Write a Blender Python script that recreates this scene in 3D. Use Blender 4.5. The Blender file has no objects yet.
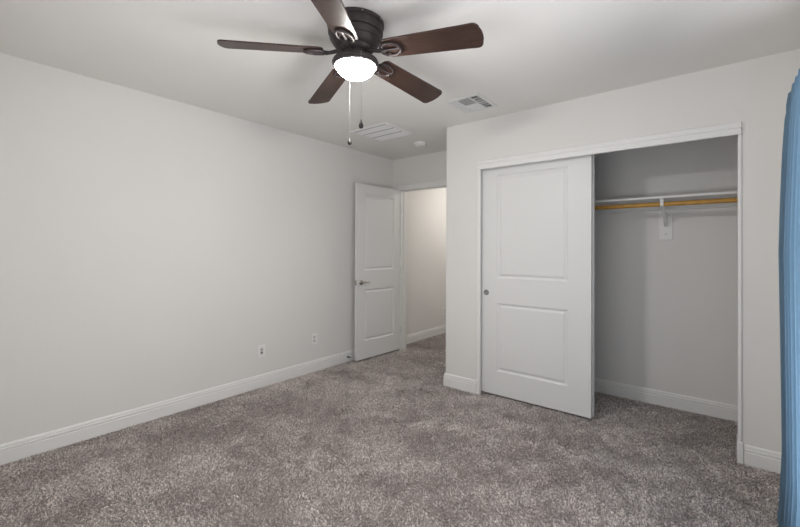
import bpy, bmesh, math, random
import numpy as np
from mathutils import Vector, Matrix, noise
PI = math.pi
random.seed(7)
C = bpy.context.scene.collection
sc = bpy.context.scene

# ------------------------------------------------------------------ camera
YAW, PITCH, ROLL = 0.6833, 0.0059, 0.0046
F_ = Vector((-math.sin(YAW)*math.cos(PITCH), math.cos(YAW)*math.cos(PITCH), math.sin(PITCH)))
R0 = Vector((math.cos(YAW), math.sin(YAW), 0)); U0 = R0.cross(F_)
R_ = R0*math.cos(ROLL) + U0*math.sin(ROLL); U_ = -R0*math.sin(ROLL) + U0*math.cos(ROLL)
cd = bpy.data.cameras.new('camera'); cam = bpy.data.objects.new('camera', cd); C.objects.link(cam)
m = Matrix((R_, U_, -F_)).transposed().to_4x4(); m.translation = Vector((0, 0, 1.2868))
cam.matrix_world = m
cd.sensor_width = 36; cd.lens = 36*394.71/800; cd.shift_y = -(263.5-246.51)/800
cd.clip_start = .02
sc.camera = cam

# ------------------------------------------------------------------ world, daylight, added fill lamps, exposure
w = bpy.data.worlds.new('sky'); sc.world = w; w.use_nodes = True
wn = w.node_tree.nodes; bg = wn['Background']
bg.inputs[0].default_value = (.80, .88, 1, 1); bg.inputs[1].default_value = .35
sc.view_settings.view_transform = 'Standard'; sc.view_settings.look = 'None'
sc.view_settings.gamma = 1; sc.view_settings.use_curve_mapping = False
sc.view_settings.exposure = -0.30

def area(name, loc, direction, sx, sy, power, col):
    l = bpy.data.lights.new(name, 'AREA'); l.shape = 'RECTANGLE'; l.size = sx; l.size_y = sy
    l.energy = power; l.color = col
    o = bpy.data.objects.new(name, l); C.objects.link(o); o.location = loc
    o.rotation_euler = Vector(direction).to_track_quat('-Z', 'Z').to_euler()
    return o
area('daylight_side_window', (.62, 1.70, 1.12), (-1, 0, 0), 1.4, 1.7, 12, (.92, .96, 1))
area('added_rear_daylight', (-.70, -.68, 1.35), (0, 1, 0), 1.5, 1.5, 14, (.95, .975, 1))  # added lamp outside the added rear window
area('ceiling_fill_rear', (-.70, -1.15, .40), (0, .75, .66), 1.8, 1.0, 72, (.98, .98, 1))  # added lamp low outside, aimed up to brighten the ceiling
area('ceiling_fill_side', (1.05, 1.70, .40), (-.75, 0, .66), 1.6, 1.0, 56, (.98, .98, 1))  # same added upward fill, through the curtained window

# ------------------------------------------------------------------ materials
def mat(name, col, rough=.6, metal=0, spec=.5, bump=None, var=None, **kw):
    """bump=(scale, strength, distance); var=(scale, amount) mottles the colour"""
    m = bpy.data.materials.new(name); m.use_nodes = True
    nt = m.node_tree; b = nt.nodes['Principled BSDF']
    b.inputs['Base Color'].default_value = (*col, 1); b.inputs['Roughness'].default_value = rough
    b.inputs['Metallic'].default_value = metal; b.inputs['Specular IOR Level'].default_value = spec
    for k, v in kw.items(): b.inputs[k.replace('_', ' ')].default_value = v
    tc = nt.nodes.new('ShaderNodeTexCoord')
    if var:
        n = nt.nodes.new('ShaderNodeTexNoise'); n.inputs['Scale'].default_value = var[0]; n.inputs['Detail'].default_value = 4
        r = nt.nodes.new('ShaderNodeMapRange'); r.inputs[1].default_value = .3; r.inputs[2].default_value = .7
        r.inputs[3].default_value = 1-var[1]; r.inputs[4].default_value = 1+var[1]
        mx = nt.nodes.new('ShaderNodeVectorMath'); mx.operation = 'SCALE'; mx.inputs[0].default_value = col
        nt.links.new(tc.outputs['Object'], n.inputs['Vector']); nt.links.new(n.outputs['Fac'], r.inputs[0])
        nt.links.new(r.outputs[0], mx.inputs['Scale']); nt.links.new(mx.outputs[0], b.inputs['Base Color'])
    if bump:
        n = nt.nodes.new('ShaderNodeTexNoise'); n.inputs['Scale'].default_value = bump[0]; n.inputs['Detail'].default_value = 3
        u = nt.nodes.new('ShaderNodeBump'); u.inputs['Strength'].default_value = bump[1]; u.inputs['Distance'].default_value = bump[2]
        nt.links.new(tc.outputs['Object'], n.inputs['Vector']); nt.links.new(n.outputs['Fac'], u.inputs['Height'])
        nt.links.new(u.outputs[0], b.inputs['Normal'])
    return m
M_wall = mat('wall_paint', (.80, .785, .765), .75, spec=.25, bump=(60, .25, .002), var=(1.5, .01))
M_ceil = mat('ceiling_paint', (.89, .875, .845), .85, spec=.2, bump=(45, .3, .003), var=(1.5, .01))
M_trim = mat('trim_enamel', (.85, .845, .83), .4, spec=.4, bump=(90, .05, .001))
M_door = mat('door_enamel', (.80, .80, .79), .42, spec=.4, bump=(120, .06, .001))
M_plate = mat('switch_plate_plastic', (.90, .90, .885), .35, bump=(50, .02, .001))
M_grey = mat('socket_grey', (.55, .55, .53), .4, bump=(50, .02, .001))
M_dark = mat('dark_void', (.02, .02, .02), .8, bump=(50, .02, .001))
M_slotshade = mat('painted_slot_shade', (.13, .13, .13), .8, bump=(50, .02, .001))  # dark tone that paints slot shade onto solid bars
M_vent = mat('vent_enamel', (.80, .80, .79), .45, bump=(80, .04, .001))
M_ret = mat('grille_enamel', (.88, .88, .88), .5, bump=(80, .04, .001))
M_nickel = mat('brushed_nickel', (.42, .40, .37), .32, 1, bump=(300, .05, .0005))
M_pull = mat('dull_nickel', (.28, .275, .27), .55, .3, bump=(300, .05, .0005))
M_bronze = mat('oil_rubbed_bronze', (.040, .030, .031), .58, .15, bump=(150, .08, .001), var=(30, .15))
M_chain = mat('chain_metal', (.10, .097, .094), .6, .0, bump=(300, .05, .0005))
M_fob = mat('dark_wood_fob', (.012, .009, .008), .5, bump=(100, .1, .001))
M_rod = mat('honey_wood', (.56, .30, .055), .38, bump=(60, .1, .001), var=(14, .12))
M_carpetbase = mat('carpet_backing', (.30, .265, .255), .95, spec=.1, bump=(120, .4, .004), var=(60, .2))
M_rubber = mat('white_rubber', (.7, .7, .68), .6, bump=(60, .03, .001))
M_frame = mat('window_vinyl', (.8, .8, .8), .4, bump=(60, .03, .001))

def wood():
    m = mat('walnut_blade', (.075, .036, .030), .38, spec=.45)
    nt = m.node_tree; b = nt.nodes['Principled BSDF']
    tc = nt.nodes.new('ShaderNodeTexCoord'); mp = nt.nodes.new('ShaderNodeMapping'); mp.inputs['Scale'].default_value = (3, 45, 10)
    n = nt.nodes.new('ShaderNodeTexNoise'); n.inputs['Scale'].default_value = 3; n.inputs['Detail'].default_value = 6
    r = nt.nodes.new('ShaderNodeValToRGB')
    r.color_ramp.elements[0].position = .3; r.color_ramp.elements[0].color = (.026, .012, .009, 1)
    r.color_ramp.elements[1].position = .75; r.color_ramp.elements[1].color = (.062, .034, .026, 1)
    nt.links.new(tc.outputs['Object'], mp.inputs[0]); nt.links.new(mp.outputs[0], n.inputs['Vector'])
    nt.links.new(n.outputs['Fac'], r.inputs[0]); nt.links.new(r.outputs[0], b.inputs['Base Color'])
    return m
M_wood = wood()

def pile():
    m = bpy.data.materials.new('carpet_pile'); m.use_nodes = True
    nt = m.node_tree; b = nt.nodes['Principled BSDF']; b.inputs['Roughness'].default_value = .9
    b.inputs['Specular IOR Level'].default_value = .15
    tc = nt.nodes.new('ShaderNodeTexCoord')
    def nz(scale, det, lo, hi):
        n = nt.nodes.new('ShaderNodeTexNoise'); n.inputs['Scale'].default_value = scale; n.inputs['Detail'].default_value = det
        r = nt.nodes.new('ShaderNodeMapRange'); r.inputs[1].default_value = .3; r.inputs[2].default_value = .7
        r.inputs[3].default_value = lo; r.inputs[4].default_value = hi
        nt.links.new(tc.outputs['Object'], n.inputs['Vector']); nt.links.new(n.outputs['Fac'], r.inputs[0]); return r.outputs[0]
    a = nz(85, 3, .38, 1.58); c = nz(2.6, 3, .88, 1.12)
    mm = nt.nodes.new('ShaderNodeMath'); mm.operation = 'MULTIPLY'; nt.links.new(a, mm.inputs[0]); nt.links.new(c, mm.inputs[1])
    s = nt.nodes.new('ShaderNodeVectorMath'); s.operation = 'SCALE'; s.inputs[0].default_value = (.63, .575, .55)
    nt.links.new(mm.outputs[0], s.inputs['Scale']); nt.links.new(s.outputs[0], b.inputs['Base Color'])
    return m
M_pile = pile()

def cloth():
    m = mat('blue_curtain_cloth', (.31, .42, .50), .85, spec=.15, bump=(400, .15, .001), var=(25, .05))
    nt = m.node_tree; b = nt.nodes['Principled BSDF']; out = nt.nodes['Material Output']
    t = nt.nodes.new('ShaderNodeBsdfTranslucent'); t.inputs[0].default_value = (.29, .48, .66, 1)
    mx = nt.nodes.new('ShaderNodeMixShader'); mx.inputs[0].default_value = .45
    nt.links.new(b.outputs[0], mx.inputs[1]); nt.links.new(t.outputs[0], mx.inputs[2]); nt.links.new(mx.outputs[0], out.inputs[0])
    return m
M_cloth = cloth()

def pane():
    m = bpy.data.materials.new('window_glass'); m.use_nodes = True; nt = m.node_tree; nt.nodes.clear()
    o = nt.nodes.new('ShaderNodeOutputMaterial'); t = nt.nodes.new('ShaderNodeBsdfTransparent'); g = nt.nodes.new('ShaderNodeBsdfGlossy')
    g.inputs['Roughness'].default_value = .02
    mx = nt.nodes.new('ShaderNodeMixShader'); mx.inputs[0].default_value = .06
    nt.links.new(t.outputs[0], mx.inputs[1]); nt.links.new(g.outputs[0], mx.inputs[2]); nt.links.new(mx.outputs[0], o.inputs[0]); return m
M_glass = pane()

def glow(name, col, s):
    m = bpy.data.materials.new(name); m.use_nodes = True; b = m.node_tree.nodes['Principled BSDF']
    b.inputs['Base Color'].default_value = (.9, .9, .88, 1); b.inputs['Roughness'].default_value = .3
    b.inputs['Emission Color'].default_value = (*col, 1); b.inputs['Emission Strength'].default_value = s
    return m
M_bowl = glow('lit_frosted_glass', (1, .965, .92), 215)
M_halllamp = glow('hall_fill_glass', (1, .96, .90), 75)  # glow of the added, unseen hallway lamp

# ------------------------------------------------------------------ mesh helpers
def link(name, bm, material, parent=None, smooth=None, loc=None):
    bmesh.ops.recalc_face_normals(bm, faces=bm.faces[:])
    me = bpy.data.meshes.new(name); bm.to_mesh(me); bm.free()
    o = bpy.data.objects.new(name, me); C.objects.link(o)
    me.materials.append(material)
    if smooth is not None:
        me.polygons.foreach_set('use_smooth', [True]*len(me.polygons))
        me.set_sharp_from_angle(angle=math.radians(smooth))
    if parent: o.parent = parent
    if loc: o.location = loc
    return o
def tag(o, label, cat, group=None, kind=None):
    o['label'] = label; o['category'] = cat
    if group: o['group'] = group
    if kind: o['kind'] = kind
    return o
def struct(o, label=None, cat=None):
    o['kind'] = 'structure'
    if label: o['label'] = label
    if cat: o['category'] = cat
    return o
def thing(name, label, cat, loc=(0, 0, 0), rz=0, group=None):
    o = bpy.data.objects.new(name, None); C.objects.link(o); o.location = loc; o.rotation_euler = (0, 0, rz)
    o.empty_display_size = .1
    return tag(o, label, cat, group)
def box(bm, x0, x1, y0, y1, z0, z1, bev=0, seg=2, M=None):
    r = bmesh.ops.create_cube(bm, size=1)
    vs = r['verts']
    for v in vs:
        v.co = Vector((x0+(v.co.x+.5)*(x1-x0), y0+(v.co.y+.5)*(y1-y0), z0+(v.co.z+.5)*(z1-z0)))
    if bev:
        es = list({e for v in vs for e in v.link_edges})
        r = bmesh.ops.bevel(bm, geom=es, offset=bev, segments=seg, affect='EDGES', profile=.5)
        vs = list({v for f in r['faces'] for v in f.verts} | {v for v in vs if v.is_valid})
    if M:
        for v in vs: v.co = M @ v.co
    return vs
def prism(bm, poly, z0, z1):
    a = [bm.verts.new((x, y, z0)) for x, y in poly]; b = [bm.verts.new((x, y, z1)) for x, y in poly]
    n = len(poly)
    for i in range(n): bm.faces.new((a[i], a[(i+1) % n], b[(i+1) % n], b[i]))
    bm.faces.new(a[::-1]); bm.faces.new(b)
def lathe(bm, prof, n=48, M=None, cap=False):
    """prof: list of (r, z)"""
    rings = []
    for r, z in prof:
        if r < 1e-6: rings.append([bm.verts.new((0, 0, z))])
        else: rings.append([bm.verts.new((r*math.cos(2*PI*i/n), r*math.sin(2*PI*i/n), z)) for i in range(n)])
    for a, b in zip(rings, rings[1:]):
        for i in range(n):
            j = (i+1) % n
            if len(a) == 1 and len(b) == 1: continue
            if len(a) == 1: bm.faces.new((a[0], b[i], b[j]))
            elif len(b) == 1: bm.faces.new((a[i], a[j], b[0]))
            else: bm.faces.new((a[i], a[j], b[j], b[i]))
    if cap:
        for r in (rings[0], rings[-1]):
            if len(r) > 1: bm.faces.new(r)
    if M:
        for r in rings:
            for v in r: v.co = M @ v.co
def tube(bm, pts, rad, n=10, caps=True):
    pts = [Vector(p) for p in pts]; rings = []
    rads = rad if isinstance(rad, (list, tuple)) else [rad]*len(pts)
    up = None
    for i, p in enumerate(pts):
        d = (pts[min(i+1, len(pts)-1)] - pts[max(i-1, 0)]).normalized()
        if up is None: up = Vector((0, 0, 1)) if abs(d.z) < .9 else Vector((1, 0, 0))
        s = d.cross(up).normalized(); up = s.cross(d).normalized()
        rings.append([bm.verts.new(p + (s*math.cos(2*PI*k/n)+up*math.sin(2*PI*k/n))*rads[i]) for k in range(n)])
    for a, b in zip(rings, rings[1:]):
        for k in range(n): bm.faces.new((a[k], a[(k+1) % n], b[(k+1) % n], b[k]))
    if caps: bm.faces.new(rings[0][::-1]); bm.faces.new(rings[-1])
def axis_to(d):
    return Vector(d).to_track_quat('Z', 'Y').to_matrix().to_4x4()
def sweep(bm, prof, path, side=1):
    """profile (offset from wall, z) swept along a 2-D path with mitred corners; side=+1: offset to the left of travel"""
    P = [Vector(p) for p in path]; cols = []
    for i, p in enumerate(P):
        ns = []
        if i > 0: d = (P[i]-P[i-1]).normalized(); ns.append(Vector((-d.y, d.x))*side)
        if i < len(P)-1: d = (P[i+1]-P[i]).normalized(); ns.append(Vector((-d.y, d.x))*side)
        n = ns[0] if len(ns) == 1 else (ns[0]+ns[1])/(1+ns[0].dot(ns[1]))
        cols.append([bm.verts.new((p.x+n.x*o, p.y+n.y*o, z)) for o, z in prof])
    k = len(prof)
    for a, b in zip(cols, cols[1:]):
        for j in range(k): bm.faces.new((a[j], a[(j+1) % k], b[(j+1) % k], b[j]))
    bm.faces.new(cols[0]); bm.faces.new(cols[-1][::-1])

# ------------------------------------------------------------------ room shell
XL, XR, YN, YC, YF, H = -3.320, .348, -.42, 3.180, 3.916, 2.44
XS = -2.030                                     # side of the closet block
YB = 3.932                                      # closet back wall
OL, OR, OT = -1.700, .100, 2.030                # closet opening in the wall
EL, ER, ET = -3.182, -2.380, 2.048              # entry doorway rough opening
GF = -.008                                      # backing under the pile

bm = bmesh.new(); box(bm, XL-.1, XR+.1, YN-.1, 6.6, -.12, GF)
struct(link('floor', bm, M_carpetbase))
bm = bmesh.new(); box(bm, XL-.1, XR+.1, YN-.1, 6.6, H, H+.12)
struct(link('ceiling', bm, M_ceil))
bm = bmesh.new(); box(bm, XL-.1, XL, YN, 6.5, GF, H)
struct(link('wall_left', bm, M_wall))
# right wall with the window opening Y .65..1.95
def wall_with_hole(name, axis, a0, a1, h0, h1, z0, z1, d0, d1):
    bm = bmesh.new()
    def b(u0, u1, w0, w1):
        if axis == 'y': box(bm, d0, d1, u0, u1, w0, w1)
        else: box(bm, u0, u1, d0, d1, w0, w1)
    b(a0, h0, GF, H); b(h1, a1, GF, H); b(h0, h1, GF, z0); b(h0, h1, z1, H)
    return struct(link(name, bm, M_wall))
wall_with_hole('wall_right', 'y', YN, YC, 1.00, 2.40, .16, 2.05, XR, XR+.12)
wall_with_hole('wall_near', 'x', XL-.1, XR+.12, -1.45, .05, .55, 2.10, YN-.12, YN)

def arc(cx, cy, r, a0, a1, n=6):
    return [(cx+r*math.cos(math.radians(a0+(a1-a0)*i/n)), cy+r*math.sin(math.radians(a0+(a1-a0)*i/n))) for i in range(n+1)]
bm = bmesh.new()
rb = .012
poly = [(OL, YC)] + [(OL, 3.30), (-1.93, 3.30), (-1.93, YF), (XS, YF)] + arc(XS+rb, YC+rb, rb, 180, 270)
prism(bm, poly, GF, H)
box(bm, OL, OR, YC, 3.30, OT, H)
box(bm, OR, XR+.12, YC, 3.30, GF, H)
box(bm, XR, XR+.12, 3.30, YB, GF, H)
struct(link('wall_closet', bm, M_wall, smooth=40))
bm = bmesh.new(); box(bm, -1.93, XR+.12, YB, YB+.1, GF, H); struct(link('wall_closet_back', bm, M_wall))
bm = bmesh.new()
box(bm, XL, EL, YF, YF+.115, GF, H); box(bm, ER, -1.93, YF, YF+.115, GF, H); box(bm, EL, ER, YF, YF+.115, ET, H)
struct(link('wall_entry', bm, M_wall))
bm = bmesh.new(); box(bm, -2.15, -2.05, YF+.115, 6.5, GF, H); struct(link('wall_hall_right', bm, M_wall))
bm = bmesh.new(); box(bm, XL, -2.05, 6.4, 6.5, GF, H); struct(link('wall_hall_end', bm, M_wall))

# ------------------------------------------------------------------ baseboards
BP = [(0, GF), (.0120, GF), (.0120, .069), (.0085, .0725), (.0085, .075), (.012, .078), (.012, .0885), (.0065, .092), (.0065, .0945), (.0095, .097), (.0075, .106), (.004, .1125), (0, .1135)]
def baseboard(name, path, side=1):
    bm = bmesh.new(); sweep(bm, BP, path, side); return struct(link(name, bm, M_trim))
baseboard('baseboard_left', [(XL, YN), (XL, YF)], -1)
baseboard('baseboard_hall', [(XL, YF+.115), (XL, 6.4), (-2.15, 6.4)], -1)
baseboard('baseboard_closet_front', [(XS, YF), (XS, YC), (-1.7015, YC)], -1)
baseboard('baseboard_closet_back', [(-1.93, 3.31), (-1.93, YB), (XR, YB), (XR, 3.31)], -1)
baseboard('baseboard_corner', [(.1062, YC), (XR, YC), (XR, YN+.015)], -1)
baseboard('baseboard_near', [(XR-.015, YN), (XL+.015, YN)], -1)

# ------------------------------------------------------------------ closet opening trim
bm = bmesh.new()
# moulded head casing
HC = [(0, 1.995), (.018, 1.995), (.020, 2.000), (.020, 2.030), (.013, 2.033), (.012, 2.036), (.017, 2.040), (.022, 2.060), (.022, 2.068), (.016, 2.073), (0, 2.073)]
sweep(bm, HC, [(-1.692, YC), (.094, YC)], -1)
box(bm, OL, OR, 3.215, 3.297, 2.0235, OT)       # head jamb and door track
struct(link('trim_1', bm, M_trim))
bm = bmesh.new(); box(bm, -1.6995, -1.692, YC, 3.30, GF, 2.0235); box(bm, -1.692, -1.6615, 3.168, 3.19, .125, 1.995, .003); box(bm, -1.6995, -1.6625, 3.164, 3.20, GF, .125, .006)
struct(link('trim_2', bm, M_trim))
bm = bmesh.new(); box(bm, .0955, .0995, YC, 3.30, GF, 2.0235); box(bm, .0785, .0955, 3.168, 3.298, .125, 1.995, .004); box(bm, .0745, .1045, 3.164, 3.298, GF, .125, .006)
struct(link('trim_3', bm, M_trim))
# entry door jamb and casing
bm = bmesh.new()
box(bm, EL+.0005, -3.166, 3.902, 4.031, GF, 2.032); box(bm, -2.396, ER-.0005, 3.902, 4.031, GF, 2.032)
box(bm, EL+.0005, ER-.0005, 3.902, 4.031, 2.032, 2.0475)
box(bm, -3.166, -3.156, 3.955, 3.99, GF, 2.022); box(bm, -2.406, -2.396, 3.955, 3.99, GF, 2.022); box(bm, -3.166, -2.396, 3.955, 3.99, 2.022, 2.032)
struct(link('trim_4', bm, M_trim))
bm = bmesh.new()
def casing(u0, u1, z0, z1, vertical, inner):
    # stepped casing, thick at the outer edge
    if vertical:
        box(bm, u0, u1, 3.906, YF, z0, z1, .002)
        o0, o1 = (u0, u0+.02) if inner > 0 else (u1-.02, u1)
        box(bm, o0, o1, 3.900, 3.907, z0, z1, .002)
    else:
        box(bm, u0, u1, 3.906, YF, z0, z1, .002); box(bm, u0, u1, 3.900, 3.907, z1-.02, z1, .002)
casing(-3.229, -3.172, GF, 2.041, True, 1); casing(-2.390, -2.333, GF, 2.041, True, -1); casing(-3.229, -2.333, 2.041, 2.098, False, 1)
struct(link('trim_5', bm, M_trim))

# ------------------------------------------------------------------ windows (one behind the curtain, one added behind the camera)
def window(name, axis, u0, u1, z0, z1, d):
    bm = bmesh.new()
    def b(a0, a1, w0, w1, t0=-.02, t1=.02):
        if axis == 'y': box(bm, d+t0, d+t1, a0, a1, w0, w1)
        else: box(bm, a0, a1, d+t0, d+t1, w0, w1)
    e = .045; um = (u0+u1)/2
    b(u0, u0+e, z0, z1); b(u1-e, u1, z0, z1); b(u0+e, u1-e, z0, z0+e); b(u0+e, u1-e, z1-e, z1); b(um-.02, um+.02, z0+e, z1-e)
    w = struct(link(name, bm, M_frame))
    bm = bmesh.new()
    if axis == 'y': box(bm, d-.003, d+.003, u0+e, u1-e, z0+e, z1-e)
    else: box(bm, u0+e, u1-e, d-.003, d+.003, z0+e, z1-e)
    link('window_pane', bm, M_glass, w)
window('window_1', 'y', 1.00, 2.40, .16, 2.05, XR+.08)
window('window_added_rear', 'x', -1.45, .05, .55, 2.10, YN-.08)  # added window, unseen, lets in the rear light

# ------------------------------------------------------------------ panelled doors
def panel_door_bm(W, Ht, T, panels):
    """slab in x 0..W, z 0..Ht, y -T/2..T/2 with moulded panels (x0,x1,z0,z1) on both faces"""
    bm = bmesh.new()
    xs = sorted({0, W, *[p[0] for p in panels], *[p[1] for p in panels]})
    zs = sorted({0, Ht, *[p[2] for p in panels], *[p[3] for p in panels]})
    steps = [(0, 0), (.003, .0045), (.012, .0105), (.021, .0105), (.033, .0035), (.040, .0025)]
    for s in (-1, 1):
        y = s*T/2
        for i in range(len(xs)-1):
            for j in range(len(zs)-1):
                x0, x1, z0, z1 = xs[i], xs[i+1], zs[j], zs[j+1]
                if any(abs(p[0]-x0) < 1e-6 and abs(p[1]-x1) < 1e-6 and abs(p[2]-z0) < 1e-6 and abs(p[3]-z1) < 1e-6 for p in panels):
                    rings = []
                    for o, d in steps:
                        yy = y - s*d
                        rings.append([bm.verts.new(c) for c in ((x0+o, yy, z0+o), (x1-o, yy, z0+o), (x1-o, yy, z1-o), (x0+o, yy, z1-o))])
                    for a, b in zip(rings, rings[1:]):
                        for k in range(4): bm.faces.new((a[k], a[(k+1) % 4], b[(k+1) % 4], b[k]))
                    bm.faces.new(rings[-1])
                else:
                    bm.faces.new([bm.verts.new(c) for c in ((x0, y, z0), (x1, y, z0), (x1, y, z1), (x0, y, z1))])
    h = T/2
    for q in (((0, -h, 0), (0, h, 0), (0, h, Ht), (0, -h, Ht)), ((W, -h, 0), (W, h, 0), (W, h, Ht), (W, -h, Ht)),
              ((0, -h, 0), (W, -h, 0), (W, h, 0), (0, h, 0)), ((0, -h, Ht), (W, -h, Ht), (W, h, Ht), (0, h, Ht))):
        bm.faces.new([bm.verts.new(c) for c in q])
    bmesh.ops.remove_doubles(bm, verts=bm.verts, dist=1e-5)
    return bm

# sliding closet doors (door_1 in front, door_2 hidden behind it but for its edge)
def finger_pull(door, x, z, y):
    bm = bmesh.new()
    Mx = Matrix.Translation((x, y, z)) @ axis_to((0, -1, 0))
    lathe(bm, [(0, .0006), (.016, .0008), (.0185, .0016), (.0205, .0045), (.0235, .0045), (.025, .003), (.025, -.0005)], 32, Mx)
    o = link('finger_pull', bm, M_pull, door, 40); o['label'] = 'round metal finger pull'
SW = .922
d1 = link('door_1', panel_door_bm(SW, 2.004, .034, [(.157, .752, 1.022, 1.925), (.157, .752, .205, .800)]), M_door, loc=(-1.684, 3.242, .014))
struct(d1, 'front sliding closet door, white with two raised panels and a round finger pull', 'door')
finger_pull(d1, .056, .888, -.0172)
d2 = link('door_2', panel_door_bm(SW, 2.004, .034, [(.157, .752, 1.022, 1.925), (.157, .752, .205, .800)]), M_door, loc=(-1.676, 3.280, .016))
struct(d2, 'rear sliding closet door, only its narrow edge showing behind the front one', 'door')

# entry door, open against the left wall
A = Vector((-3.2225, 3.167)); B = Vector((-3.1905, 3.905))
ang = math.atan2(B.y-A.y, B.x-A.x); DW = (B-A).length
d3 = link('door_3', panel_door_bm(DW, 2.018, .035, [(.118, DW-.118, 1.022, 1.905), (.118, DW-.118, .205, .800)]), M_door, loc=(A.x, A.y, .014))
d3.rotation_euler = (0, 0, ang)
struct(d3, 'white two-panel entry door standing open against the left wall', 'door')
for s in (-1, 1):   # rose and lever on both faces
    y = s*.0175
    bm = bmesh.new(); Mx = Matrix.Translation((.062, y, .885)) @ axis_to((0, s, 0))
    lathe(bm, [(0, .008), (.010, .013), (.013, .012), (.026, .009), (.031, .004), (.032, 0)], 32, Mx)
    h = link('door_handle', bm, M_nickel, d3, 40); h['label'] = 'satin metal lever handle'
    bm = bmesh.new()
    tube(bm, [(.062, y+s*.006, .885), (.062, y+s*.028, .885), (.066, y+s*.038, .885), (.078, y+s*.042, .886), (.11, y+s*.042, .889), (.15, y+s*.040, .887), (.170, y+s*.038, .884)], [.010, .010, .010, .0095, .008, .0075, .006], 12)
    link('lever', bm, M_nickel, h, 60)
bm = bmesh.new(); box(bm, -.0008, .001, -.0125, .0125, .857, .914, .0005, 1); box(bm, -.009, 0, -.006, .006, .877, .894, .002)
lp = link('latch_plate', bm, M_nickel, d3); lp['label'] = 'small metal latch plate on the door edge'
for z in (.25, 1.0, 1.77):
    bm = bmesh.new(); tube(bm, [(DW+.005, -.0200, z-.045), (DW+.005, -.0200, z+.045)], .005, 10)
    link('hinge', bm, M_nickel, d3, 40)

# ------------------------------------------------------------------ carpet pile (uncountable)
def carpet():
    rng = np.random.default_rng(3)
    regs = [(-3.306, .345, .25, 3.18, 30000), (-3.306, -2.03, 3.18, 3.92, 16000), (-3.166, -2.396, 3.92, 4.03, 16000),
            (-3.306, -2.6, 4.03, 6.0, 11000), (-1.69, .10, 3.18, 3.92, 22000)]
    ps = []
    for x0, x1, y0, y1, dens in regs:
        n = int((x1-x0)*(y1-y0)*dens)
        ps.append(np.stack([rng.uniform(x0, x1, n), rng.uniform(y0, y1, n)], 1))
    P = np.concatenate(ps)
    # keep what the camera or a neighbour position could see
    fx = -.631*P[:, 0]+.775*P[:, 1]; P = P[fx > .9]; n = len(P)
    # slow field that combs the pile one way or the other
    def field(seed, s):
        r = np.random.default_rng(seed); v = np.zeros(n)
        for k in range(14):
            a = r.uniform(0, 2*PI); q = s*r.uniform(.5, 1.8)
            v += np.sin((P[:, 0]*math.cos(a)+P[:, 1]*math.sin(a))*q + r.uniform(0, 6.28))
        return v/math.sqrt(7)
    lx = .68*np.tanh(1.5*(field(5, 5)*.5+field(6, 14)*.5+field(15, 36)*.45)); ly = .68*np.tanh(1.5*(field(8, 5)*.5+field(9, 14)*.5+field(18, 36)*.45))
    Hh = rng.uniform(.0055, .0095, n); lean = Hh[:, None]*(np.stack([lx, ly], 1)*.8 + rng.normal(0, .55, (n, 2)))
    a = rng.uniform(0, PI, n); wd = rng.uniform(.0015, .0028, n)
    u = np.stack([np.cos(a), np.sin(a)], 1)*wd[:, None]
    z0 = np.full(n, GF-.001); z1 = GF+Hh*.95
    V = np.empty((n, 4, 3))
    V[:, 0, :2] = P-u*.7; V[:, 1, :2] = P+u*.7; V[:, 2, :2] = P+u+lean; V[:, 3, :2] = P-u+lean
    V[:, 0, 2] = z0; V[:, 1, 2] = z0; V[:, 2, 2] = z1; V[:, 3, 2] = z1*1.0+.0008
    me = bpy.data.meshes.new('carpet_pile')
    me.vertices.add(4*n); me.vertices.foreach_set('co', V.reshape(-1))
    me.loops.add(4*n); me.loops.foreach_set('vertex_index', np.arange(4*n, dtype=np.int32))
    me.polygons.add(n); me.polygons.foreach_set('loop_start', np.arange(0, 4*n, 4, dtype=np.int32))
    me.polygons.foreach_set('loop_total', np.full(n, 4, dtype=np.int32))
    me.update(); me.validate()
    me.materials.append(M_pile)
    o = bpy.data.objects.new('carpet_pile', me); C.objects.link(o)
    tag(o, 'grey brown cut pile carpet with footprints and vacuum marks across the floor', 'carpet', kind='stuff')
carpet()

# ------------------------------------------------------------------ ceiling fan
FX, FY = -1.452, 1.416
fan = thing('ceiling_fan', 'dark bronze five-blade ceiling fan with lit bowl lamp and two pull chains', 'ceiling fan', (FX, FY, H))
bm = bmesh.new()   # hugger housing, z relative to the ceiling
lathe(bm, [(0, -.0005), (.141, -.0005), (.145, -.004), (.145, -.018), (.138, -.022), (.141, -.026), (.140, -.055), (.138, -.062), (.131, -.065), (.135, -.069),
           (.131, -.082), (.125, -.094), (.121, -.096), (.122, -.099), (.113, -.112), (.100, -.124), (.085, -.130), (0, -.131)], 64)
hs = link('motor_housing', bm, M_bronze, fan, 35)
for k in range(8):
    a = 2*PI*(k+.3)/8
    bm = bmesh.new(); Mx = Matrix.Translation((.1455*math.cos(a), .1455*math.sin(a), -.012)) @ axis_to((math.cos(a), math.sin(a), 0))
    lathe(bm, [(0, .003), (.0035, .002), (.0045, 0), (.0045, -.001)], 10, Mx); link('screw', bm, M_nickel, hs)
bm = bmesh.new()   # scalloped vent collar under the motor
n = 96; prof = [(.086, -.129), (.090, -.134), (.082, -.143), (.070, -.150), (.0, -.152)]
rings = []
for i, (r, z) in enumerate(prof):
    if r == 0: rings.append([bm.verts.new((0, 0, z))]); continue
    rings.append([bm.verts.new(((r*(1+.05*math.cos(12*2*PI*k/n)*(i in (1, 2))))*math.cos(2*PI*k/n), (r*(1+.05*math.cos(12*2*PI*k/n)*(i in (1, 2))))*math.sin(2*PI*k/n), z)) for k in range(n)])
for a, b in zip(rings, rings[1:]):
    for k in range(n):
        if len(b) == 1: bm.faces.new((a[k], a[(k+1) % n], b[0]))
        else: bm.faces.new((a[k], a[(k+1) % n], b[(k+1) % n], b[k]))
link('flywheel_collar', bm, M_bronze, fan, 50)
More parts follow.
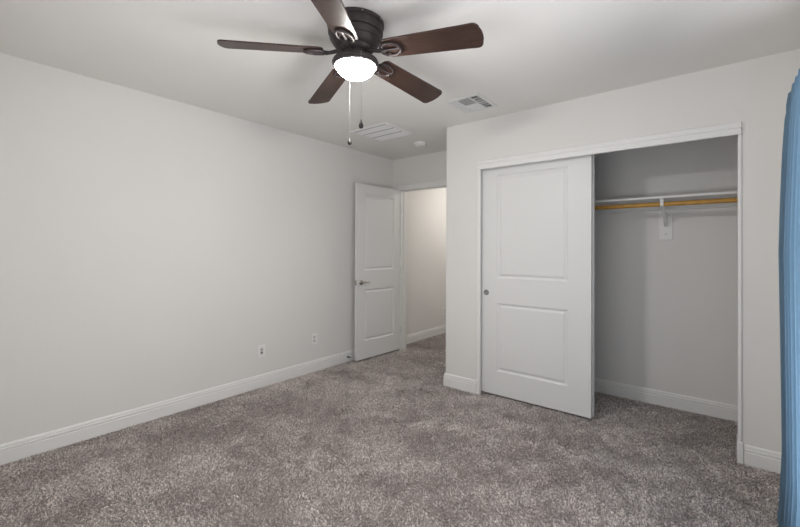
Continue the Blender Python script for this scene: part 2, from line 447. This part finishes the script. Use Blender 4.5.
bm = bmesh.new()   # switch housing and lamp fitter
lathe(bm, [(.0, -.150), (.060, -.151), (.062, -.158), (.060, -.176), (.070, -.180), (.098, -.185), (.113, -.193), (.119, -.205), (.117, -.216), (.112, -.219), (.0, -.217)], 64)
link('light_fitter', bm, M_bronze, fan, 40)
bm = bmesh.new()
lathe(bm, [(.1105, -.2165), (.1130, -.219), (.1130, -.223), (.110, -.2255), (.104, -.2255), (.099, -.223), (.099, -.2185)], 64)
lr = link('lamp_rim', bm, mat('rim_pewter', (.07, .063, .066), .6, .0, bump=(90, .04, .001)), fan, 60); lr['label'] = 'pale pewter rim around the glass bowl'
bm = bmesh.new()
lathe(bm, [(.0960, -.220)] + [(.0970*math.cos(t), -.222-.062*math.sin(t)) for t in [PI/2*i/12 for i in range(12)]] + [(0, -.284)], 64)
gb = link('lamp_bowl', bm, M_bowl, fan, 80); gb['label'] = 'glowing frosted glass bowl'

PH = 4.010; droops = [.020, .044, .057, .051, .047]
TW = math.radians(-14)
def blade_bm():
    bm = bmesh.new()
    r0, r1 = .163, .660
    # outline in (x along, y across), rounded ends, slightly wider at the tip
    pts = []
    def hw(x): return .060 + .0135*(x-r0)/(r1-r0)
    top = []
    for i in range(9):      # root rounding
        t = PI/2*i/8; top.append((r0+.030*(1-math.cos(t)) - 0, hw(r0)*.45+hw(r0+.03)*.55*math.sin(t)))
    for i in range(1, 12): x = r0+.03+(r1-.038-r0-.03)*i/12; top.append((x, hw(x)))
    for i in range(10):     # tip rounding
        t = PI/2*i/9; top.append((r1-.038+.030*math.sin(t), hw(r1)-.030*(1-math.cos(t))))
    top.append((r1-.002, hw(r1)*.35)); 
    full = top + [(r1, 0)] + [(x, -y) for x, y in reversed(top)]
    T = .0035
    a = [bm.verts.new((x, y, -T)) for x, y in full]; b = [bm.verts.new((x, y, T)) for x, y in full]
    n = len(full)
    bm.faces.new(a[::-1]); bm.faces.new(b)
    for i in range(n): bm.faces.new((a[i], a[(i+1) % n], b[(i+1) % n], b[i]))
    return bm
def iron_bm():
    bm = bmesh.new()
    # arm from the flywheel, splitting into a scrolled oval under the blade root
    tube(bm, [(.070, 0, .004), (.100, 0, .000), (.130, 0, -.008), (.152, 0, -.010)], [.012, .010, .009, .011], 12)
    for s in (-1, 1):
        pts = []
        for i in range(13):
            t = PI*i/12; pts.append((.150+.105*(1-math.cos(t))/2, s*.041*math.sin(t)**.8, -.0095))
        tube(bm, pts, .0065, 8)
    # centre tongue and pads for the screws
    tube(bm, [(.15, 0, -.0095), (.20, 0, -.0095), (.255, 0, -.009)], [.010, .0055, .008], 8)
    for x, y in ((.188, .034), (.188, -.034), (.250, 0)):
        lathe(bm, [(0, -.0135), (.008, -.0125), (.011, -.009), (.011, -.004)], 14, Matrix.Translation((x, y, 0)))
    return bm
blade_me = iron_me = screw_me = None
for k in range(5):
    a = PH + k*2*PI/5
    hub_z = 2.29-H
    slope = math.asin(droops[k]/.652)
    Mt = Matrix.Translation((0, 0, hub_z)) @ Matrix.Rotation(a, 4, 'Z') @ Matrix.Rotation(slope, 4, 'Y') @ Matrix.Rotation(TW, 4, 'X')
    if k == 0:
        b = link('fan_blade', blade_bm(), M_wood, fan); blade_me = b.data
        i_ = link('blade_bracket', iron_bm(), M_bronze, b, 50); iron_me = i_.data
        bm = bmesh.new()
        lathe(bm, [(0, -.0165), (.003, -.016), (.0045, -.0135)], 10); s_ = link('screw', bm, M_nickel, i_); screw_me = s_.data; bpy.data.objects.remove(s_)
    else:
        b = bpy.data.objects.new('fan_blade', blade_me); C.objects.link(b); b.parent = fan
        i_ = bpy.data.objects.new('blade_bracket', iron_me); C.objects.link(i_); i_.parent = b
    b.matrix_local = Mt

def chain(dx, dy, z_end):
    bm = bmesh.new()
    z0 = -.205; zt = z_end-H
    # little outlet elbow then a beaded chain
    tube(bm, [(dx*.5, dy*.5, -.20), (dx*.97, dy*.97, -.200), (dx, dy, z0-.006)], .003, 8)
    tube(bm, [(dx, dy, z0), (dx, dy, zt+.026)], .0007, 6)
    z = z0-.004
    while z > zt+.026:
        lathe(bm, [(0, .0013), (.0010, .0008), (.0013, 0), (.0010, -.0008), (0, -.0013)], 6, Matrix.Translation((dx, dy, z))); z -= .0042
    c = link('pull_chain', bm, M_chain, fan); c['label'] = 'thin silvery beaded chain'
    bm = bmesh.new()
    lathe(bm, [(0, .034), (.0028, .034), (.0045, .025), (.0085, .016), (.0112, .007), (.0105, -.001), (.007, -.006), (0, -.007)], 20, Matrix.Translation((dx, dy, zt)))
    link('chain_fob', bm, M_fob, c, 60)
tc_ = Vector((.716, -.698)); rt_ = Vector((.775, .631))
p = tc_*.121+rt_*.028; chain(p.x, p.y, 1.872)
p = -tc_*.121-rt_*.030; chain(p.x, p.y, 1.856)

# ------------------------------------------------------------------ ceiling items
# four-way supply register
vx0, vx1, vy0, vy1 = -1.678, -1.388, 2.610, 2.940
v = thing('ceiling_vent', 'small white four-way air register beside the closet wall, dark slots showing', 'vent', ((vx0+vx1)/2, (vy0+vy1)/2, H))
hx, hy = (vx1-vx0)/2, (vy1-vy0)/2
bm = bmesh.new()
e = .030
for b_ in ((-hx, hx, -hy, -hy+e), (-hx, hx, hy-e, hy), (-hx, -hx+e, -hy+e, hy-e), (hx-e, hx, -hy+e, hy-e)): box(bm, *b_, -.007, -.0005, .002, 1)
link('frame', bm, M_vent, v)
bm = bmesh.new(); box(bm, -hx+e, hx-e, -hy+e, hy-e, -.0012, -.0004); bk = link('backing', bm, M_dark, v); bk['label'] = 'dark panel painted as the unlit duct behind the louvres'  # flat sheet, darkness of the duct put into its colour
ix, iy = hx-e, hy-e
def louvres(name, x0, x1, y0, y1, along, tilt, step):
    bm = bmesh.new()
    if along == 'y':
        x = x0+step/2
        while x < x1:
            M4 = Matrix.Translation((x, 0, -.0052)) @ Matrix.Rotation(tilt, 4, 'Y'); box(bm, -.0062, .0062, y0, y1, -.0005, .0005, 0, 1, M4); x += step
    else:
        y = y0+step/2
        while y < y1:
            M4 = Matrix.Translation((0, y, -.0052)) @ Matrix.Rotation(tilt, 4, 'X'); box(bm, x0, x1, -.0062, .0062, -.0005, .0005, 0, 1, M4); y += step
    link(name, bm, M_vent, v)
t1, t2 = -ix+.060, ix-.062
louvres('louvre_bank', t2+.004, ix, -iy, iy, 'y', .95, .0150)       # nearest the closet-right side, slots visible
louvres('louvre_bank', -ix, t1-.004, -iy, iy, 'y', -.75, .0125)
louvres('louvre_bank', t1+.004, t2-.004, -iy, -.004, 'x', .95, .0130)
louvres('louvre_bank', t1+.004, t2-.004, .004, iy, 'x', -.60, .0110)
bm = bmesh.new()
box(bm, t1-.004, t1+.004, -iy, iy, -.010, -.001); box(bm, t2-.004, t2+.004, -iy, iy, -.010, -.001); box(bm, t1+.004, t2-.004, -.004, .004, -.010, -.001)
for yy in (-iy*.62, -iy*.30, 0, iy*.30, iy*.62):
    hw_ = .0045 if yy == 0 else .0015
    box(bm, t2+.004, ix, yy-hw_, yy+hw_, -.0095, -.001); box(bm, -ix, t1-.004, yy-hw_, yy+hw_, -.0095, -.001)
link('divider', bm, M_vent, v)

# return air grille
gx0, gx1, gy0, gy1 = -2.832, -2.372, 2.690, 3.140
g = thing('return_grille', 'large square pale return-air grille on the ceiling by the entry door', 'vent', ((gx0+gx1)/2, (gy0+gy1)/2, H))
hx, hy = (gx1-gx0)/2, (gy1-gy0)/2; e = .030
bm = bmesh.new()
for b_ in ((-hx, hx, -hy, -hy+e), (-hx, hx, hy-e, hy), (-hx, -hx+e, -hy+e, hy-e), (hx-e, hx, -hy+e, hy-e)): box(bm, *b_, -.008, -.0005, .002, 1)
link('frame', bm, M_ret, g)
bm = bmesh.new(); box(bm, -hx+e, hx-e, -hy+e, hy-e, -.0012, -.0004); link('backing', bm, M_dark, g)  # dark sheet painted for the unlit space above the grille
bm = bmesh.new()
nb = 30; st = (2*hy-2*e)/nb
for i in range(nb):
    if i in (0, 9, 19): continue
    yy = -hy+e+st*(i+.5)
    box(bm, -hx+e, hx-e, -.0088, .0088, -.0004, .0004, 0, 1, Matrix.Translation((0, yy, -.0062)) @ Matrix.Rotation(-.52, 4, 'X'))
link('louvres', bm, M_ret, g)
bm = bmesh.new()
for k in range(17):
    xx = -hx+e+(k+.5)*(2*hx-2*e)/17; box(bm, xx-.005, xx+.005, -hy+e, -hy+e+st, -.0100, -.001)
for xx in (-.07, .07): box(bm, xx-.001, xx+.001, -hy+e, hy-e, -.0030, -.001)
link('divider', bm, M_ret, g)
bm = bmesh.new(); box(bm, -hx+e, hx-e, -hy+e, -hy+e+st, -.0085, -.0015)  # solid dark bars in place of shaded gaps between louvres
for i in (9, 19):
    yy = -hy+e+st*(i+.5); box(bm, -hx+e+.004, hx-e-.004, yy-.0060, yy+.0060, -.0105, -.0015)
sl_ = link('slot_shade_bar', bm, M_slotshade, g); sl_['label'] = 'solid dark bars painting the shade between the louvre bands'

s = thing('smoke_detector', 'round white smoke detector on the ceiling near the entry doorway', 'smoke detector', (-2.54, 3.465, H))
bm = bmesh.new(); lathe(bm, [(0, -.0004), (.068, -.0004), (.070, -.004), (.069, -.010), (.062, -.012)], 40); link('base', bm, M_plate, s, 40)
bm = bmesh.new(); lathe(bm, [(.063, -.0115), (.061, -.020), (.055, -.030), (.045, -.036), (.020, -.038), (0, -.038)], 40); link('cover', bm, M_plate, s, 40)
bm = bmesh.new(); lathe(bm, [(0, -.0395), (.004, -.0395), (.005, -.0375)], 12, Matrix.Translation((.018, -.01, 0))); link('indicator', bm, M_grey, s)
bm = bmesh.new()
for k in range(20):
    a = 2*PI*k/20; box(bm, -.003, .003, -.0012, .0012, -.008, .004, 0, 1, Matrix.Translation((.0608*math.cos(a), .0608*math.sin(a), -.020)) @ Matrix.Rotation(a+PI/2, 4, 'Z'))
link('smoke_slots', bm, M_grey, s)

# ------------------------------------------------------------------ wall plates (local x along the wall, -y out of the wall)
def plate(name, label, loc, rz, style, w=.074, h=.118):
    t = thing(name, label, 'wall outlet', loc, rz)
    bm = bmesh.new(); box(bm, -w/2, w/2, -.0062, -.0003, -h/2, h/2, .0028, 3); link('cover_plate', bm, M_plate, t)
    if style == 'duplex':
        for z in (-.0195, .0195):
            bm = bmesh.new(); box(bm, -.0165, .0165, -.0085, -.0055, z-.014, z+.014, .0022, 3); f = link('receptacle', bm, M_rubber, t)
            bm = bmesh.new(); box(bm, -.0075, -.0053, -.0089, -.008, z-.002, z+.007); box(bm, .0053, .0075, -.0089, -.008, z-.002, z+.007)
            lathe(bm, [(0, .0009), (.0024, .0009), (.0024, 0)], 12, Matrix.Translation((0, -.008, z-.0075)) @ axis_to((0, -1, 0)))
            link('slots', bm, M_dark, f)
        bm = bmesh.new(); lathe(bm, [(0, .0012), (.003, .0008), (.0035, 0)], 12, Matrix.Translation((0, -.006, 0)) @ axis_to((0, -1, 0))); link('screw', bm, M_nickel, t)
    else:
        bm = bmesh.new(); box(bm, -.0165, .0165, -.0080, -.0055, -.033, .033, .002, 3); f = link('jack_insert', bm, M_rubber, t)
        for z, r in ((.0125, .0060), (-.0135, .0085)):
            bm = bmesh.new(); lathe(bm, [(0, .0015), (r*.55, .0015), (r*.6, .0005), (r, .0012), (r, -.001)], 20, Matrix.Translation((0, -.0080, z)) @ axis_to((0, -1, 0)))
            j = link('jack', bm, M_dark, f); j['label'] = 'dark round socket'
plate('wall_outlet', 'white jack plate with two dark sockets low on the left wall, nearer the camera', (XL, 2.041, .331), PI/2, 'jack')
plate('wall_outlet', 'plain white double power outlet low on the left wall, nearer the entry door', (XL, 2.655, .337), PI/2, 'duplex')
plate('wall_outlet', 'white power outlet on the hallway wall seen through the doorway', (XL, 5.16, .334), PI/2, 'duplex')

# spring door stop on the baseboard
t = thing('door_stop', 'small dark spring door stop on the left baseboard beside the open door', 'door stop', (XL+.0135, 3.125, .052))
bm = bmesh.new(); lathe(bm, [(0, -.002), (.011, -.002), (.011, .003), (.006, .006), (0, .006)], 20, axis_to((1, 0, 0))); link('base', bm, M_fob, t)
bm = bmesh.new(); pts = [(.004+.058*i/160, .0050*math.cos(i*2*PI/12), .0050*math.sin(i*2*PI/12)) for i in range(161)]
tube(bm, pts, .0015, 5); link('spring', bm, M_fob, t, 60)
bm = bmesh.new(); lathe(bm, [(0, 0), (.0075, 0), (.0085, .004), (.0075, .012), (0, .013)], 20, Matrix.Translation((.060, 0, 0)) @ axis_to((1, 0, 0))); link('tip', bm, M_rubber, t)

# ------------------------------------------------------------------ closet shelf, rod, bracket
ZS = 1.686
sh = thing('closet_shelf', 'white painted shelf spanning the closet above the hanging rod', 'shelf', (-.9, YB, ZS))
bm = bmesh.new(); box(bm, -1.029, XR+.9-.001, -.302, -.0005, 0, .017, .0015, 1); link('shelf_board', bm, M_trim, sh)
bm = bmesh.new(); box(bm, -1.012, XR+.9-.018, -.019, -.0005, -.068, -.0005, .002, 1); link('cleat', bm, M_trim, sh)
bm = bmesh.new(); box(bm, -1.0295, -1.0125, -.250, -.0005, -.050, -.0005, .002, 1); link('end_cleat', bm, M_trim, sh)
bm = bmesh.new(); box(bm, XR+.9-.0175, XR+.9-.0005, -.250, -.0005, -.050, -.0005, .002, 1); link('end_cleat', bm, M_trim, sh)
rod_y, rod_z = 3.655, 1.642
rd = thing('closet_rod', 'honey-coloured wooden hanging rod under the closet shelf', 'closet rod', (-.9, rod_y, rod_z))
bm = bmesh.new(); tube(bm, [(-1.028, 0, 0), (-.20, 0, 0)], .0180, 24); link('rod_sleeve', bm, M_rod, rd, 40)
bm = bmesh.new(); tube(bm, [(-.1995, 0, 0), (-.196, 0, 0), (1.246, 0, 0)], [.0170, .0172, .0172], 24); link('rod_pole', bm, M_rod, rd, 40)
br = thing('shelf_bracket', 'white metal shelf-and-rod bracket on a backing board in the closet', 'bracket', (-.357, YB, 1.68))
bm = bmesh.new(); box(bm, -.048, .048, -.0125, -.0005, -.310, -.064, .002, 1); pb = link('backing_board', bm, M_trim, br)
bm = bmesh.new(); lathe(bm, [(0, .002), (.004, .0015), (.005, 0)], 12, Matrix.Translation((0, -.0125, -.262)) @ axis_to((0, -1, 0))); link('screw', bm, M_nickel, pb)
bm = bmesh.new()
box(bm, -.012, .012, -.290, -.014, .0015, .0052)                        # top flange under the shelf
box(bm, -.012, .012, -.0165, -.0128, -.200, .0052)                      # back flange
box(bm, -.0015, .0015, -.290, -.0165, -.010, .0015)
# tapered diagonal web
pr = [(-.252, -.004), (-.237, -.004), (-.022, -.180), (-.022, -.200), (-.034, -.196), (-.252, -.016)]
for sx in (-1, 1):
    a_ = [bm.verts.new((sx*(.0085+.0012), y, z)) for y, z in pr]; b_ = [bm.verts.new((sx*(.0085-.0012), y, z)) for y, z in pr]
    bm.faces.new(a_); bm.faces.new(b_[::-1])
    for i in range(len(pr)): bm.faces.new((a_[i], a_[(i+1) % len(pr)], b_[(i+1) % len(pr)], b_[i]))
box(bm, -.0095, .0095, -.2, .2, -.001, .001, 0, 1, Matrix.Translation((0, -.140, -.1045)) @ Matrix.Rotation(math.atan2(-.181, .220), 4, 'X') @ Matrix.Diagonal((1, .70, 1, 1)))
link('bracket_arm', bm, M_trim, br)
bm = bmesh.new()                                                        # hook cradling the rod
ry, rz_ = rod_y-YB, rod_z-1.68
prof = [(ry+.0215*math.cos(t), rz_+.0215*math.sin(t)) for t in [math.radians(d) for d in range(-10, -231, -20)]]
prof = prof + [(ry-.0175, rz_+.030), (ry-.012, .002)]
inn = [(ry+.0190*math.cos(t), rz_+.0190*math.sin(t)) for t in [math.radians(d) for d in range(-10, -231, -20)]] + [(ry-.0140, rz_+.028), (ry-.008, .002)]
for p0, p1, q0, q1 in zip(prof, prof[1:], inn, inn[1:]):
    vs = [bm.verts.new((x, *q)) for x in (-.011, .011) for q in (p0, p1, q1, q0)]
    for f in ((0, 1, 2, 3), (7, 6, 5, 4), (0, 4, 5, 1), (1, 5, 6, 2), (2, 6, 7, 3), (3, 7, 4, 0)): bm.faces.new([vs[i] for i in f])
link('rod_hook', bm, M_trim, br)

# ------------------------------------------------------------------ curtain and its rod
def curtain():
    ZT = 2.005; YE = 2.585
    key = [(2.005, .241), (1.96, .235), (1.76, .223), (1.526, .215), (1.289, .209), (.912, .213), (.583, .216), (.349, .218), (.112, .208), (.015, .201)]
    def edge(z):
        for (za, xa), (zb, xb) in zip(key, key[1:]):
            if z >= zb: return xa+(xb-xa)*(za-z)/(za-zb)
        return key[-1][1]
    ny, nz = 260, 60
    bm = bmesh.new(); grid = []
    for j in range(nz+1):
        z = ZT - (ZT-.006)*j/nz; row = []
        f = j/nz
        amp = .012+.022*min(1, f*3)
        for i in range(ny+1):
            s = i/ny                      # 0 at the far edge
            y = YE - .66*s + .004*math.sin(s*90)*f
            ph = s*2*PI*6.5 + .9*math.sin(s*13) + .5*f*math.sin(s*7+1)
            x = edge(z) + amp*(1-math.cos(ph)) + .0007*math.sin(s*2*PI*23+z*2)*(.3+f)
            if f < .06: x += (.006*math.sin(s*2*PI*45))*(1-f/.06)*1.0
            if .03 < f < .05: x += .003
            row.append(bm.verts.new((x, y, z + (.004*math.sin(s*2*PI*45) if j == 0 else 0))))
        grid.append(row)
    for a, b in zip(grid, grid[1:]):
        for i in range(ny): bm.faces.new((a[i], a[i+1], b[i+1], b[i]))
    r = bmesh.ops.solidify(bm, geom=bm.faces[:], thickness=.0012)
    o = link('curtain', bm, M_cloth, None, 80)
    tag(o, 'floor-length blue fabric curtain hanging in folds by the right wall', 'curtain')
curtain()
cr = thing('curtain_rod', 'thin white rod carrying the blue curtain', 'curtain rod', (.262, 1.2, 1.958))
bm = bmesh.new(); tube(bm, [(.025, -.75, 0), (.025, 1.36, 0)], .006, 12); link('pole', bm, M_trim, cr, 40)
for yy in (-.72, 1.34):
    bm = bmesh.new(); tube(bm, [(.025, yy, 0), (XR-.262-.001, yy, 0)], .005, 10); box(bm, XR-.262-.004, XR-.262-.0005, yy-.012, yy+.012, -.03, .03); link('wall_bracket', bm, M_trim, cr)

# ------------------------------------------------------------------ unseen hallway lamp, added to light the hall wall
hl = thing('hall_fill_lamp', 'unseen flush round lamp added to light the hallway', 'ceiling lamp', (-2.45, 5.25, H))
bm = bmesh.new(); lathe(bm, [(0, -.0005), (.13, -.0005), (.135, -.01), (.13, -.02), (.0, -.021)], 40); link('base', bm, M_vent, hl, 40)
bm = bmesh.new(); lathe(bm, [(.125*math.cos(t), -.022-.06*math.sin(t)) for t in [PI/2*i/8 for i in range(8)]] + [(0, -.082)], 40); link('lamp_glass', bm, M_halllamp, hl, 80)
